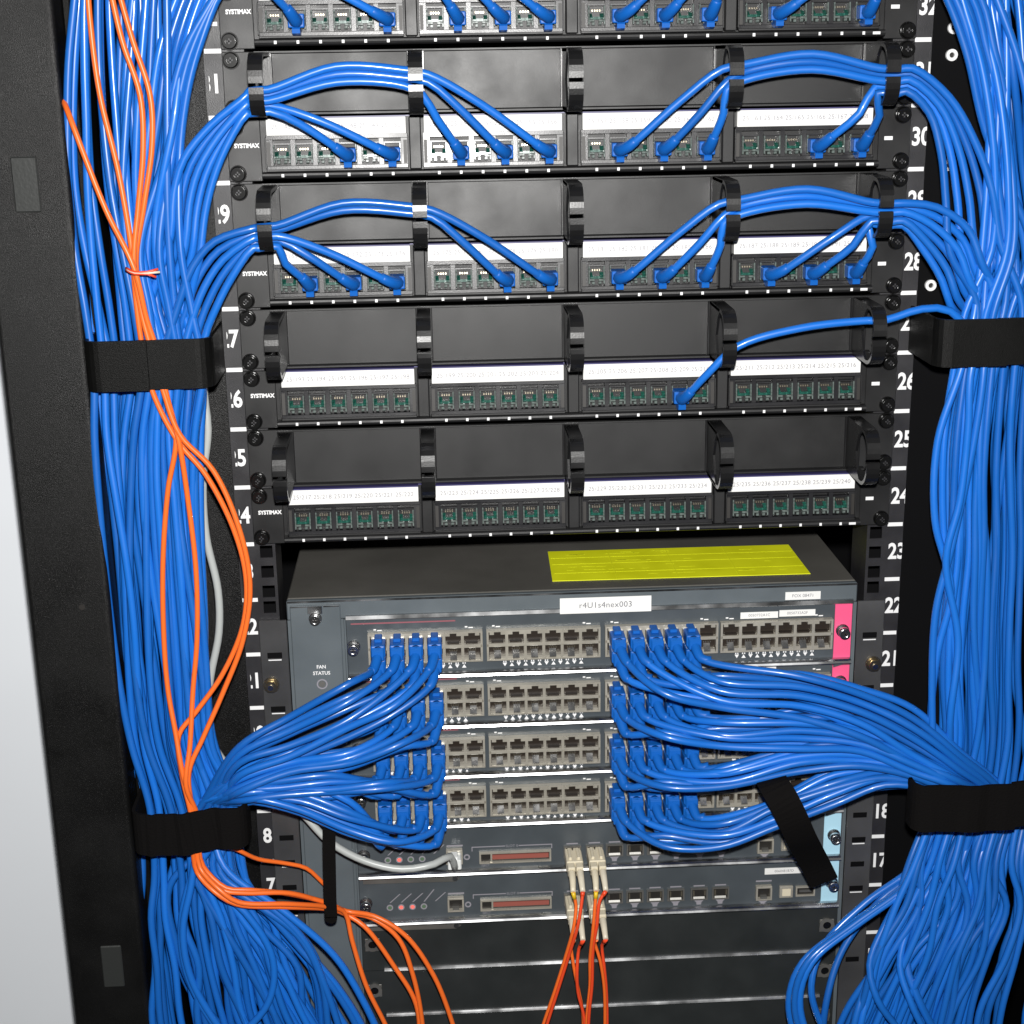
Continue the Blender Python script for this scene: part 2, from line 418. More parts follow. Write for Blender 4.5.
for u in (31, 29, 27, 25):
    how = {31: 'topmost black cable manager, holding the upper arch of blue cables', 29: 'second black cable manager from the top, holding the lower arch of blue cables',
           27: 'black cable manager whose rings hold one single blue cable', 25: 'black cable manager with all its rings empty'}[u]
    cmg = thing('cable_manager', how, 'cable manager', (0, 0, UZ(u)), 'cable managers between the patch panels')
    link('manager_plate', cached('mplate', mplate_mesh), cmg).rotation_euler.x = math.radians(-2.5)   # plate tilt added to bring the flash sheen lower
    for x in RX: link('cable_ring', cached('ring', ring_mesh), cmg, (x, 0, 0))
    for sx in (-1, 1):
        for sz in (-1, 1): link('mounting_screw', cached('bolt', bolt_mesh), cmg, (sx * 235, 0, sz * 16))

# ------------------------------------------------------------------ network switch
sw = thing('network_switch', 'large grey modular network switch with four port cards full of blue cables', 'network switch', (0, 0, -560))
SWL = Vector((0, 0, 560))
def swp(mb, name, root=sw, loc=(0, 0, 0)):
    """part of the switch; mb in world mm"""
    o = mb.build(name, root)
    o.location = (SWL * MM if root is sw else Vector((0, 0, 0)))
    return o
b = MB()
b.box(-220, 220, 3, 380, -560, 43.5, 'chassis', bev=1)
swp(b, 'housing')
b = MB()
b.box(-220, 220, -2.5, 2.8, 27.6, 43.2, 'face', bev=.8); b.box(-220, -177.4, -2, 2.8, -560, 27.4, 'face')
b.box(217.2, 220, -2.5, 2.8, -560, 27.4, 'face'); b.box(-177.2, -175.6, -4.2, 2.8, -560, 27.4, 'face', bev=.4)
b.prism([(-2.4, 30.4), (-3.6, 29.8), (-5.2, 27.4), (-4.8, 27.0), (-2.4, 27.0)], 'x', -175.5, 217, 'steel')
b.box(-219.4, 219.6, -3.2, -2.6, 41.6, 43.0, 'steel')
swp(b, 'header_frame')
# fan tray
b = MB(); b.box(-217.6, -179.2, -4.5, -2.1, -440, 39.6, 'face', bev=.7); b.box(-217, -204.5, -5, -4.5, 38.4, 39.4, 'steel'); b.box(-192, -180, -5, -4.5, 38.4, 39.4, 'steel')
ft = swp(b, 'fan_tray')
def screwmesh(r, L, m):
    b = MB(); b.cyl(0, 0, 0, r * 1.25, -1.2, 0, m, 18); b.cyl(0, 0, 0, r, -L, -1.2, m, 18, r2=r * 1.05); b.ring(0, 0, r * .95, r * .62, -L - .6, -L, m, 16)
    b.box(-r * .5, r * .5, -L - .25, -L, -.35, .35, 'jackdark'); b.box(-.35, .35, -L - .25, -L, -r * .5, r * .5, 'jackdark')
    return b.mesh('captive_screw')
link('captive_screw', screwmesh(4.0, 5.5, 'nickel'), ft, (-198.5, -4.5, 29.5))
b = MB(); b.box(-204.2, -193, -5.2, -4.5, 33, 39.3, 'steel', bev=.2); b.build('screw_clip', ft)
text('FAN', 'lettering', 4.0, 'ink', ft, -196, -4.9, -10.4, sx=.95, bold=.08); text('STATUS', 'lettering', 4.0, 'ink', ft, -196, -4.9, -15.6, sx=.95, bold=.08)
b = MB(); b.ring(-196, -24.6, 4.2, 3.2, -5, -4.4, 'greyink'); b.cyl(-196, 0, -24.6, 2.6, -5, -4.4, 'dull', 14); b.build('status_lamp', ft)
# brackets
def slot(b, x, z):
    b.box(x - 5.6, x + 5.6, -4.6, -4.1, z - 2.3, z + 2.3, 'void', bev=.2)
for sgn in (-1, 1):
    b = MB(); xs = sorted((sgn * 220.6, sgn * 242))
    b.box(xs[0], xs[1], -4.0, -1, -440, 28.2, 'bracket', bev=.6)
    for u2 in (22.0, 20.5, 20.0, 19.0, 18.0, 17.5, 17.0, 16.5, 15.0): slot(b, sgn * 231, UZ(u2) - (0 if u2 != 22.0 else 22))
    for u2 in (21.5, 20.5, 17.5, 16.5): b.box(sgn * 231 - 5, sgn * 231 + 5, -4.5, -4.1, UZ(u2) - 4.0, UZ(u2) - 3.2, 'ink')
    br = swp(b, 'mounting_bracket')
    for z in (-24, -250):
        b = MB(); b.cyl(sgn * 235, 0, z, 6.2, -6, -4, 'brass', 20); b.cyl(sgn * 235, 0, z, 4.6, -10, -6, 'brass', 6, r2=4.8); b.cyl(sgn * 235, 0, z, 2.2, -11, -10, 'nickel', 12); b.build('bracket_bolt', br)
# labels on the switch
b = MB(); b.prism([(-15, 22.6), (188.5, 20.5), (188, 95.5), (-13, 97)], 'z', 43.6, 44.0, 'yellow'); yl = swp(b, 'warning_label')
b = MB()
for xx in (36, 84, 132): b.box(xx, xx + .5, 21.6, 96, 44.05, 44.15, 'yellowink')
for yy in (40, 62, 78): b.box(-12, 187, yy, yy + .6, 44.05, 44.15, 'yellowink')
for k in range(34):
    xx = random.uniform(-10, 170); yy = random.choice((33, 47, 55, 68, 86, 90)) + random.uniform(-.5, .5); b.box(xx, xx + random.uniform(4, 14), yy, yy + 1.0, 44.03, 44.1, 'yellowink')
b.build('fold_print', yl)
def paper(x0, x1, z0, z1, y, name, root, txt=None, size=4, ink='greyink', m='white', **kw):
    b = MB(); b.box(x0, x1, y - .5, y, z0, z1, m); o = swp(b, name, root)
    if txt: text(txt, 'lettering', size, ink, o, (x0 + x1) / 2, y - .7, (z0 + z1) / 2, **kw)
    return o
paper(-11.5, 59, 26.5, 39.2, -4.8, 'name_label', sw, 'r4U1s4nex003', 6.6, 'darkink', space=1.05)
paper(163.5, 191, 31.2, 37.6, -3, 'asset_label', sw, 'FOX 08471', 3.6, 'darkink')

def bank_mesh():
    b = MB(); P = 14.25; ow = 6.0; yf, yb = -7.5, -2.6
    h = 3 * P + 1.2
    # outer rims
    b.box(-h, h, yf, yb, 34.8, 36.0, 'cream'); b.box(-h, h, yf, yb, 11.2, 12.6, 'cream'); b.box(-h, h, yf, yb, 22.6, 25.2, 'cream', bev=.3)
    b.box(-h, -h + 1.6, yf, yb, 12.6, 34.8, 'cream'); b.box(h - 1.6, h, yf, yb, 12.6, 34.8, 'cream')
    b.box(-h, h, -2.6, -2.45, 11.2, 36.0, 'jackbrown')
    for k in range(6):
        xc = (k - 2.5) * P
        for s in (-1, 1):
            xs = sorted((xc + s * ow, xc + s * (P / 2 + .02)))
            if abs(xs[0]) < h - 1.7 and abs(xs[1]) < h - 1.5:
                b.box(xs[0], xs[1], yf, yb, 25.2, 34.8, 'cream'); b.box(xs[0], xs[1], yf, yb, 12.6, 22.6, 'cream')
            # latch notches
            xs = sorted((xc + s * 2.6, xc + s * ow))
            b.box(xs[0], xs[1], yf + .1, yb, 32.6, 34.8, 'cream'); b.box(xs[0], xs[1], yf + .1, yb, 12.6, 14.8, 'cream')
        b.box(xc - 4.6, xc + 4.6, yf + 1.5, yb, 25.3, 26.4, 'jackbrown')
        b.prism([(yf + .8, 13.6), (yb, 18.2), (yb, 13.0), (yf + .8, 13.0)], 'x', xc - 2.6, xc + 2.6, 'latch')
        for j in range(4): b.box(xc - 3.2 + j * 1.8, xc - 2.4 + j * 1.8, -5.4, yb, 19.6, 20.8, 'contact')
    return b.mesh('port_bank')
SHIFT = (2.0, -.6, -1.8, -1.6)
BANKX = (-115.4, -24.4, 67.2, 157.0)
BOT = [-22.5 - 43.1 * k for k in range(10)]
def lip(b, z, m='steel'):
    b.prism([(-2.4, z + 4.6), (-4.9, z + 3.6), (-6.3, z + 2.4), (-7.0, z + .9), (-7.0, z + .2), (-6.4, z - .2), (-2.4, z - .2)], 'x', -175.2, 216.8, m)
cs = screwmesh(4.2, 9, 'nickel')
CARD = ('topmost', 'second', 'third', 'lowest')
for k in range(4):
    z = BOT[k]; top = 26.8 if k == 0 else z + 42.7
    b = MB(); b.box(-175.4, 217, -2.4, 2.6, z + .2, top, 'card'); lc = swp(b, 'line_card'); lc['label'] = f'{CARD[k]} port card of the switch with blue cables on both sides'
    b = MB(); lip(b, z); b.build('metal_lip', lc)
    if k == 0:
        b = MB(); b.box(-172, -92, -2.9, -2.4, top - 4.2, top - 3.2, 'redline'); b.build('red_stripe', lc)
    else:
        b = MB(); b.box(-172, -92, -2.9, -2.4, top - 2.6, top - 1.6, 'redline'); b.build('red_stripe', lc)
    for x in BANKX: link('port_bank', cached('bank', bank_mesh), lc, (x, 0, z + SHIFT[k]))
    def mk():
        b = MB()
        for x in (0,):
            for j in range(12):
                xx = x - 30 + j * 5.4
                b.prism([(xx - 1.7, 5.2), (xx + 1.7, 5.2), (xx, 8.0)] if j % 2 else [(xx - 1.7, 8.0), (xx, 5.2), (xx + 1.7, 8.0)], 'y', -2.8, -2.4, 'ink')
                b.box(xx - 1.3, xx - .4, -2.8, -2.4, 8.4, 10.6, 'ink'); b.box(xx + .4, xx + 1.2, -2.8, -2.4, 8.4, 10.6, 'ink')
            for xx in (x - 36, x + 34):
                b.box(xx - 3.4, xx - 1.4, -2.8, -2.4, 38.4, 39.4, 'ink'); b.box(xx - .6, xx + 2.8, -2.8, -2.4, 37.8, 38.6, 'ink')
        return b.mesh('printed_lettering')
    for x in BANKX: link('printed_lettering', cached('pmarks', mk), lc, (x, 0, z + SHIFT[k] - (.6 if k == 0 else 0)))
    for x in (-170.6,): link('captive_screw', cs, lc, (x, -2.4, z + 27))
    b = MB(); b.box(203.2, 216.6, -2.9, -2.4, z + 4, top - .6 if k == 0 else top - 2, 'pink'); hl = b.build('handle_label', lc)
    link('captive_screw', cs, lc, (209.5, -2.9, z + 27))
    b = MB(); b.prism([(203, z - 2.6), (217, z + 1.6), (217, z + 3.2), (203, z - .6)], 'y', -6.2, -5.2, 'card'); b.build('ejector_lever', lc)
    if k < 2:
        paper(129, 158.4, z + 39.2 if k == 0 else z + 37.4, z + 44.4 if k == 0 else z + 42.0, -2.5, 'serial_label', lc, '0050732A1C', 3.2, 'darkink')
        if k == 0: paper(159.4, 187.6, z + 40, z + 45.2, -2.5, 'serial_label', lc, '0050732A2F', 3.2, 'darkink')

def jack_mesh():
    b = MB(); b.box(-6.6, 6.6, -6.5, -2.4, 4.6, 6.4, 'cream', bev=.3); b.box(-6.6, -5.2, -6.5, -2.4, -5, 4.6, 'cream'); b.box(5.2, 6.6, -6.5, -2.4, -5, 4.6, 'cream'); b.box(-6.6, 6.6, -6.5, -2.4, -6.2, -5, 'cream')
    b.box(-5.2, 5.2, -2.6, -2.4, -5, 4.6, 'jackdark'); b.box(-2.6, 2.6, -6.3, -2.6, -5, -3, 'dull'); return b.mesh('console_jack')
def sfp_mesh():
    b = MB(); w = 7.0
    b.box(-w, w, -4.4, -2.4, 4.4, 5.4, 'dull'); b.box(-w, -w + 1.2, -4.4, -2.4, -4.4, 4.4, 'dull'); b.box(w - 1.2, w, -4.4, -2.4, -4.4, 4.4, 'dull'); b.box(-w, w, -4.4, -2.4, -5.2, -4.4, 'dull')
    b.box(-5.8, 5.8, -2.6, -2.42, -4.4, 4.4, 'jackdark'); b.prism([(-3.6, -4.4), (-2.4, -2.6), (-2.4, -4.4)], 'x', -4.6, 4.6, 'dull')
    for s in (-1, 1): b.box(s * 4.6 - .6, s * 4.6 + .6, -4.6, -2.4, -1, 3.6, 'contact')
    b.prism([(-4, -6.0), (4, -6.0), (2.2, -8.0), (1.8, -10.2), (-1.8, -10.2), (-2.2, -8.0)], 'y', -2.8, -2.4, 'greyink')
    b.box(-4.6, 4.6, -2.8, -2.4, 6.6, 7.6, 'greyink')
    return b.mesh('uplink_port')
for k in (4, 5):
    z = BOT[k]; zc = z + 14.8
    b = MB(); b.box(-175.4, 217, -2.4, 2.6, z + .2, z + 42.7, 'card'); sm = swp(b, 'supervisor_module')
    sm['label'] = ('upper' if k == 4 else 'lower') + ' controller module of the switch with fiber plugs and indicator lamps'
    b = MB(); lip(b, z); b.build('metal_lip', sm)
    for x in (-170.6, ): link('captive_screw', cs, sm, (x, -2.4, zc + 5))
    for j in range(5):
        x = -151.5 + j * 9.2
        if j < 4:
            b = MB(); b.ring(x, zc, 2.7, 1.7, -2.9, -2.4, 'greyink', 14); b.cyl(x, 0, zc, 1.7, -2.8, -2.4, 'ledred' if j in ((1,) if k == 4 else (1, 2)) else 'ledgreen', 12); b.build('indicator_lamp', sm)
        b = MB(); b.prism([(x - .2, zc + 4.4), (x + .8, zc + 4.4), (x + 9, zc + 12 + (3 if j == 3 else 0)), (x + 8, zc + 12 + (3 if j == 3 else 0))], 'y', -2.8, -2.4, 'greyink')
        b.build('lamp_caption', sm)
    link('console_jack', cached('cj', jack_mesh), sm, (-98, 0, zc + 2))
    b = MB(); b.box(-104, -91, -2.8, -2.4, zc + 10, zc + 11.2, 'greyink'); b.ring(-88, zc + 0, 2.6, 1.5, -2.9, -2.4, 'greyink', 12); b.build('jack_marks', sm)
    b = MB()   # memory card slot
    b.box(-78, -20, -5.0, -2.4, zc + 3.0, zc + 4.2, 'cream'); b.box(-78, -20, -5.0, -2.4, zc - 5.6, zc - 4.4, 'cream'); b.box(-78, -76.6, -5, -2.4, zc - 4.4, zc + 3, 'cream'); b.box(-21.4, -20, -5, -2.4, zc - 4.4, zc + 3, 'cream')
    b.box(-76.6, -21.4, -2.8, -2.4, zc - 4.4, zc + 3, 'jackdark'); b.box(-67.5, -22, -4, -2.8, zc - 2.4, zc + 1.4, 'redslot'); b.box(-69, -67.6, -4.8, -2.8, zc - 4.4, zc + 3, 'cream')
    b.build('memory_slot', sm)
    b = MB(); b.box(-84, -57, -2.8, -2.4, zc + 8.2, zc + 8.9, 'greyink'); b.box(-46, -19, -2.8, -2.4, zc + 8.2, zc + 8.9, 'greyink'); b.box(-84, -83.3, -2.8, -2.4, zc + 5, zc + 8.2, 'greyink'); b.box(-19.7, -19, -2.8, -2.4, zc + 5, zc + 8.2, 'greyink')
    b.build('slot_marks', sm)
    text('SLOT 0', 'lettering', 3.2, 'greyink', sm, -51.5, -2.8, zc + 8.5); text('EJECT', 'lettering', 2.6, 'greyink', sm, -73, -2.8, zc - 8.2)
    for x in (-2.8, 15.2, 31.5, 48.3, 65, 82, 101.2, 118.8): link('uplink_port', cached('sfp', sfp_mesh), sm, (x, 0, zc + 1.2))
    link('console_jack', cached('cj', jack_mesh), sm, (154.3, 0, zc + .6))
    b = MB(); b.box(148, 161, -2.8, -2.4, zc + 9.6, zc + 10.8, 'greyink'); b.prism([(150, zc - 7.5), (158.5, zc - 7.5), (154.3, zc - 11.5)], 'y', -2.8, -2.4, 'greyink'); b.build('jack_marks', sm)
    b = MB(); b.box(167.5, 178.6, -5, -2.4, zc - 5, zc + 5.4, 'cream', bev=.3); b.box(169.6, 176.5, -5.4, -5, zc - 3, zc + 3.2, 'beige'); b.build('usb_socket', sm)
    b = MB(); b.box(181, 197, -4.4, -2.4, zc + 3.2, zc + 4.4, 'cream'); b.box(181, 197, -4.4, -2.4, zc - 4.6, zc - 3.4, 'cream'); b.box(181, 182.2, -4.4, -2.4, zc - 3.4, zc + 3.2, 'cream'); b.box(195.8, 197, -4.4, -2.4, zc - 3.4, zc + 3.2, 'cream'); b.box(182.2, 195.8, -2.7, -2.4, zc - 3.4, zc + 3.2, 'jackdark'); b.box(184, 194, -3.8, -2.7, zc - 1, zc + .8, 'dull'); b.build('usb_socket', sm)
    b = MB(); b.box(202.4, 216.2, -3, -2.4, z + 3, z + 42, 'ltblue'); b.build('handle_label', sm)
    link('captive_screw', cs, sm, (210.5, -3, zc + 7))
    b = MB(); b.prism([(-172, z - .4), (-100, z - .4), (-94, z - 3.2), (-98, z - 6), (-172, z - 5)], 'y', -4.2, -3.0, 'dull'); b.cyl(-98, 0, z - 3.2, 2.2, -4.8, -4.2, 'steel', 12); b.build('ejector_lever', sm)
    paper(155, 187, z + 31, z + 36.5, -2.5, 'serial_label', sm, '0060481B7D', 3.0, 'darkink')
for k in (6, 7, 8, 9):
    z = BOT[k]
    b = MB(); b.box(-175.4, 217, -2.4, 2.6, z + .2, z + 42.7, 'blank'); bc = swp(b, 'blank_cover')
    b = MB(); b.prism([(-2.4, z + 2.8), (-3.4, z + 2.4), (-4.3, z + 1.5), (-4.8, z + .4), (-4.4, z - .2), (-2.4, z - .2)], 'x', -158, 205, 'steel'); b.build('metal_lip', bc)
    for x in (-167, 208.5):
        b = MB(); b.box(x - 6, x + 6, -2.9, -2.4, z + 18.5, z + 30, 'dull', bev=.2); b.ring(x, z + 25, 6.2, 3.4, -4.2, -2.6, 'dull'); b.cyl(x, 0, z + 25, 3.3, -3.8, -2.6, 'blackbolt', 14); b.build('captive_screw', bc)

# ------------------------------------------------------------------ blue patch cables
RAD = 2.8
def boot_panel_mesh():
    """plug of a cable in a patch panel: body in the jack, latch below, boot towards the camera"""
    b = MB()
    b.box(-5.6, 5.6, -19, -4, -4.6, 4.6, 'boot', bev=.9, seg=2)
    b.prism([(-6, -4.4), (-21, -4.4), (-22, -5.4), (-21.4, -8.2), (-15, -9.4), (-6, -7.6)], 'x', -2.7, 2.7, 'boot')
    return b.mesh('plug')
def boot_switch_mesh():
    b = MB()
    b.box(-5.4, 5.4, -12, -5, -3.6, 3.8, 'clear', bev=.5)
    b.box(-5.5, 5.5, -27, -10, -4.8, 4.6, 'boot', bev=1.2, seg=2)
    b.box(-2.9, 2.9, -20, -7.6, 4.4, 7.2, 'boot', bev=.6)
    for k in range(3): b.box(-4.7, 4.7, -30 - k * 2.6, -28.4 - k * 2.6, -4.2, 4.0, 'boot', bev=.7)
    return b.mesh('plug')
def taper(b, pts, r0, r1, m='boot'):
    p = smooth_path(pts, 3.); n = len(p)
    b.tube(p, r0, m, n=10, radii=[r0 + (r1 - r0) * k / (n - 1) for k in range(n)])
def lerp(a, c, t): return a + (c - a) * t
def interp(tab, y):
    for (ya, *va), (yb, *vb) in zip(tab, tab[1:]):
        if y <= yb:
            t = (y - ya) / (yb - ya); t = max(0, t); return [lerp(p, q, t) for p, q in zip(va, vb)]
    return list(tab[-1][1:])
# the left and the right bundle: horizontal extent in the photograph at a given height
LB = [(-60, 72, 178), (100, 70, 172), (200, 72, 176), (300, 84, 190), (345, 94, 208), (388, 93, 206), (450, 94, 196), (560, 104, 199), (680, 114, 206), (760, 126, 212), (815, 140, 238), (850, 140, 236)]
RB = [(-60, 940, 1075), (60, 978, 1082), (160, 994, 1085), (250, 992, 1082), (330, 962, 1078), (365, 958, 1076), (450, 946, 1070), (550, 946, 1072), (650, 938, 1070), (740, 942, 1070), (790, 934, 1062), (825, 930, 1058)]
rnd = random.Random(11)
def lane(tab, u, y, Y): L, R = interp(tab, y); return at(L + u * (R - L), y, Y)
LAY = (-47., -39.2, -30.5, -21.5, -12.5, -3.5)
class Weave:
    """slowly wandering lane of one cable in a bundle"""
    def __init__(s, u, layer, amp=.07): s.u = u; s.layer = layer; s.amp = amp; s.ph = [rnd.uniform(0, 6.28) for _ in range(3)]; s.fr = [rnd.uniform(.004, .009), rnd.uniform(.009, .015), .02]
    def __call__(s, y):
        d = s.amp * (math.sin(s.ph[0] + s.fr[0] * y) * .7 + math.sin(s.ph[1] + s.fr[1] * y) * .4)
        return min(1.03, max(-.03, s.u + d))
def down(tab, w, y0, y1, step=62):
    out = []; y = y0
    while y <= y1:
        out.append(lane(tab, w(y), y, LAY[w.layer] + 2.2 * math.sin(w.ph[2] + .013 * y))); y += step
    return out
LOOPS_L = [[(203, 875), (246, 912), (274, 958), (270, 1003), (228, 1048), (180, 1090)],
           [(215, 870), (262, 905), (303, 948), (338, 988), (366, 1035), (380, 1085)],
           [(222, 866), (282, 912), (330, 955), (358, 1000), (380, 1050), (395, 1090)],
           [(190, 880), (180, 930), (187, 978), (216, 1030), (262, 1085)],
           [(212, 878), (270, 925), (290, 965), (286, 1005), (270, 1050), (240, 1095)],
           [(206, 872), (252, 902), (296, 935), (318, 975), (326, 1030), (330, 1090)],
           [(168, 885), (172, 940), (192, 995), (236, 1045), (290, 1090)],
           [(220, 872), (268, 905), (305, 942), (326, 990), (342, 1040), (352, 1090)]]
LOOPS_R = [[(918, 860), (862, 903), (820, 945), (806, 985), (814, 1022), (838, 1060), (880, 1100)],
           [(932, 862), (896, 893), (848, 926), (803, 962), (789, 1000), (798, 1042), (830, 1090)],
           [(936, 866), (898, 930), (872, 978), (858, 1022), (850, 1085)],
           [(920, 866), (886, 922), (869, 965), (877, 1000), (898, 1030), (930, 1080)],
           [(926, 864), (880, 900), (842, 950), (826, 1000), (822, 1050), (830, 1100)],
           [(940, 864), (905, 905), (860, 940), (826, 985), (812, 1030), (806, 1090)],
           [(945, 862), (912, 925), (903, 965), (914, 1000), (935, 1045), (950, 1100)]]
def fan_left(u, layer, k):
    """below the lower hoop of the left bundle, to below the picture"""
    Y = LAY[layer] - 3 * (k % 3)
    x0 = 140 + u * 96
    if u > .35 and k % 5 == 1:
        L = LOOPS_L[(k // 5) % len(LOOPS_L)]; j = rnd.uniform(-7, 7)
        return [at(px + j * (.3 + .15 * q), py, Y - 8 - 3 * (q in (1, 2, 3))) for q, (px, py) in enumerate(L)]
    v = min(1.05, max(0, u + rnd.gauss(0, .10)))
    ex = 154 + (v ** 1.25) * 190
    g = lambda: rnd.gauss(0, 5) * (.35 + .65 * u)
    return [at(x0 + 2 + 4 * u + .4 * g(), 875, Y), at(lerp(x0, ex, .2 + .14 * v) + g(), 918, Y - 4), at(lerp(x0, ex, .5 + .1 * v) + g(), 966, Y - 6), at(lerp(x0, ex, .84) + g(), 1018, Y - 5), at(ex + 10 + 20 * v, 1085, Y - 2)]
def fan_right(u, layer, k):
    Y = LAY[layer] - 5 * (k % 3)
    x0 = 930 + u * 128
    if u < .34 and k % 3 == 0:   # slack loops that swing far left in front of the switch
        L = LOOPS_R[(k // 3) % len(LOOPS_R)]; j = rnd.uniform(-5, 9)
        return [at(px + j * (.4 + .2 * q), py, Y - 10 * min(q, 3)) for q, (px, py) in enumerate(L)]
    v = min(1.1, max(0.02, u + rnd.gauss(0, .10)))
    ex = 838 + v * 196
    g = lambda: rnd.gauss(0, 5)
    b = 1 - u
    return [at(x0 - 6 - 10 * b + .4 * g(), 862, Y), at(lerp(x0, ex, .22 + .14 * b) + g() + 4, 905, Y - 5), at(lerp(x0, ex, .52 + .12 * b) + g() + 4, 955, Y - 9), at(lerp(x0, ex, .88) + g(), 1012, Y - 9), at(ex - 24 * b, 1085, Y - 4)]
kcount = 0
def run_left(w, y0):
    global kcount; kcount += 1
    return down(LB, w, y0, 850) + fan_left(w(850), w.layer, kcount)
def run_right(w, y0):
    global kcount; kcount += 1
    return down(RB, w, y0, 825) + fan_right(w(825), w.layer, kcount)

# cables that run past everything
NL = 19
for k in range(NL):
    w = Weave(((k * 7) % NL + .5) / NL, (k * 3 + k // 5) % 4, .10)
    cable('vertical_cable', run_left(w, -60), RAD, 'blue', 'blue cable running straight down the bundle beside the wide rack post', 'cable', 'blue cables running down the left bundle')
for k in range(19):      # deeper cables that come in behind the upper hoop
    w = Weave((k + .5) / 19, 3 + k % 3, .09)
    cable('vertical_cable', run_left(w, 366), RAD, 'blue', 'blue cable lying deep in the bundle beside the wide rack post', 'cable', 'deeper blue cables of the left bundle')
for k in range(20):
    w = Weave(((k * 7) % 20 + .5) / 20, (k * 5) % 6, .13)
    cable('vertical_cable', run_right(w, -60), RAD, 'blue', 'blue cable running straight down the bundle beside the white grommets', 'cable', 'blue cables running down the right bundle')
for k, path in enumerate(([(962, 366), (938, 440), (935, 520), (951, 590), (938, 650), (931, 715), (936, 770)], [(984, 366), (974, 440), (952, 545), (936, 610), (932, 680), (934, 760)], [(972, 366), (968, 430), (960, 500), (946, 560), (958, 640), (950, 720)])):
    w = Weave(.02 + .05 * k, k % 3, .02)
    pts = [at(985 + 10 * k, -60, -44), at(990 + 8 * k, 120, -44), at(975 + 9 * k, 310, -46)] + [at(px, py, -52 - 3 * k) for px, py in path] + run_right(w, 808)
    cable('vertical_cable', pts, RAD, 'blue', 'blue cable bulging out of the bundle towards the numbers between the two hoops', 'cable', 'bulging blue cables on the right')
for k in range(5):
    x = 174 + k * 10
    w = Weave(.62 + .05 * k, k % 3, .03)
    pts = [at(222 + 9 * k, -75, -40), at(187 + 8 * k, -25, -42), at(161 + 8 * k, 45, -44), at(150 + 8 * k, 120, LAY[w.layer] - 4)] + run_left(w, 230)
    cable('vertical_cable', pts, RAD, 'blue', 'blue cable curving from above into the bundle beside the wide rack post', 'cable', 'blue cables curving in from above on the left')
for k in range(5):
    w = Weave(.3 + .1 * k, k % 4, .03)
    pts = [at(930 + k * 16, -80, -40), at(954 + k * 15, -25, -42), at(980 + k * 11, 70, -44), at(996 + k * 9, 170, LAY[w.layer])] + run_right(w, 290)
    cable('vertical_cable', pts, RAD, 'blue', 'blue cable curving from above into the bundle beside the white grommets', 'cable', 'blue cables curving in from above on the right')

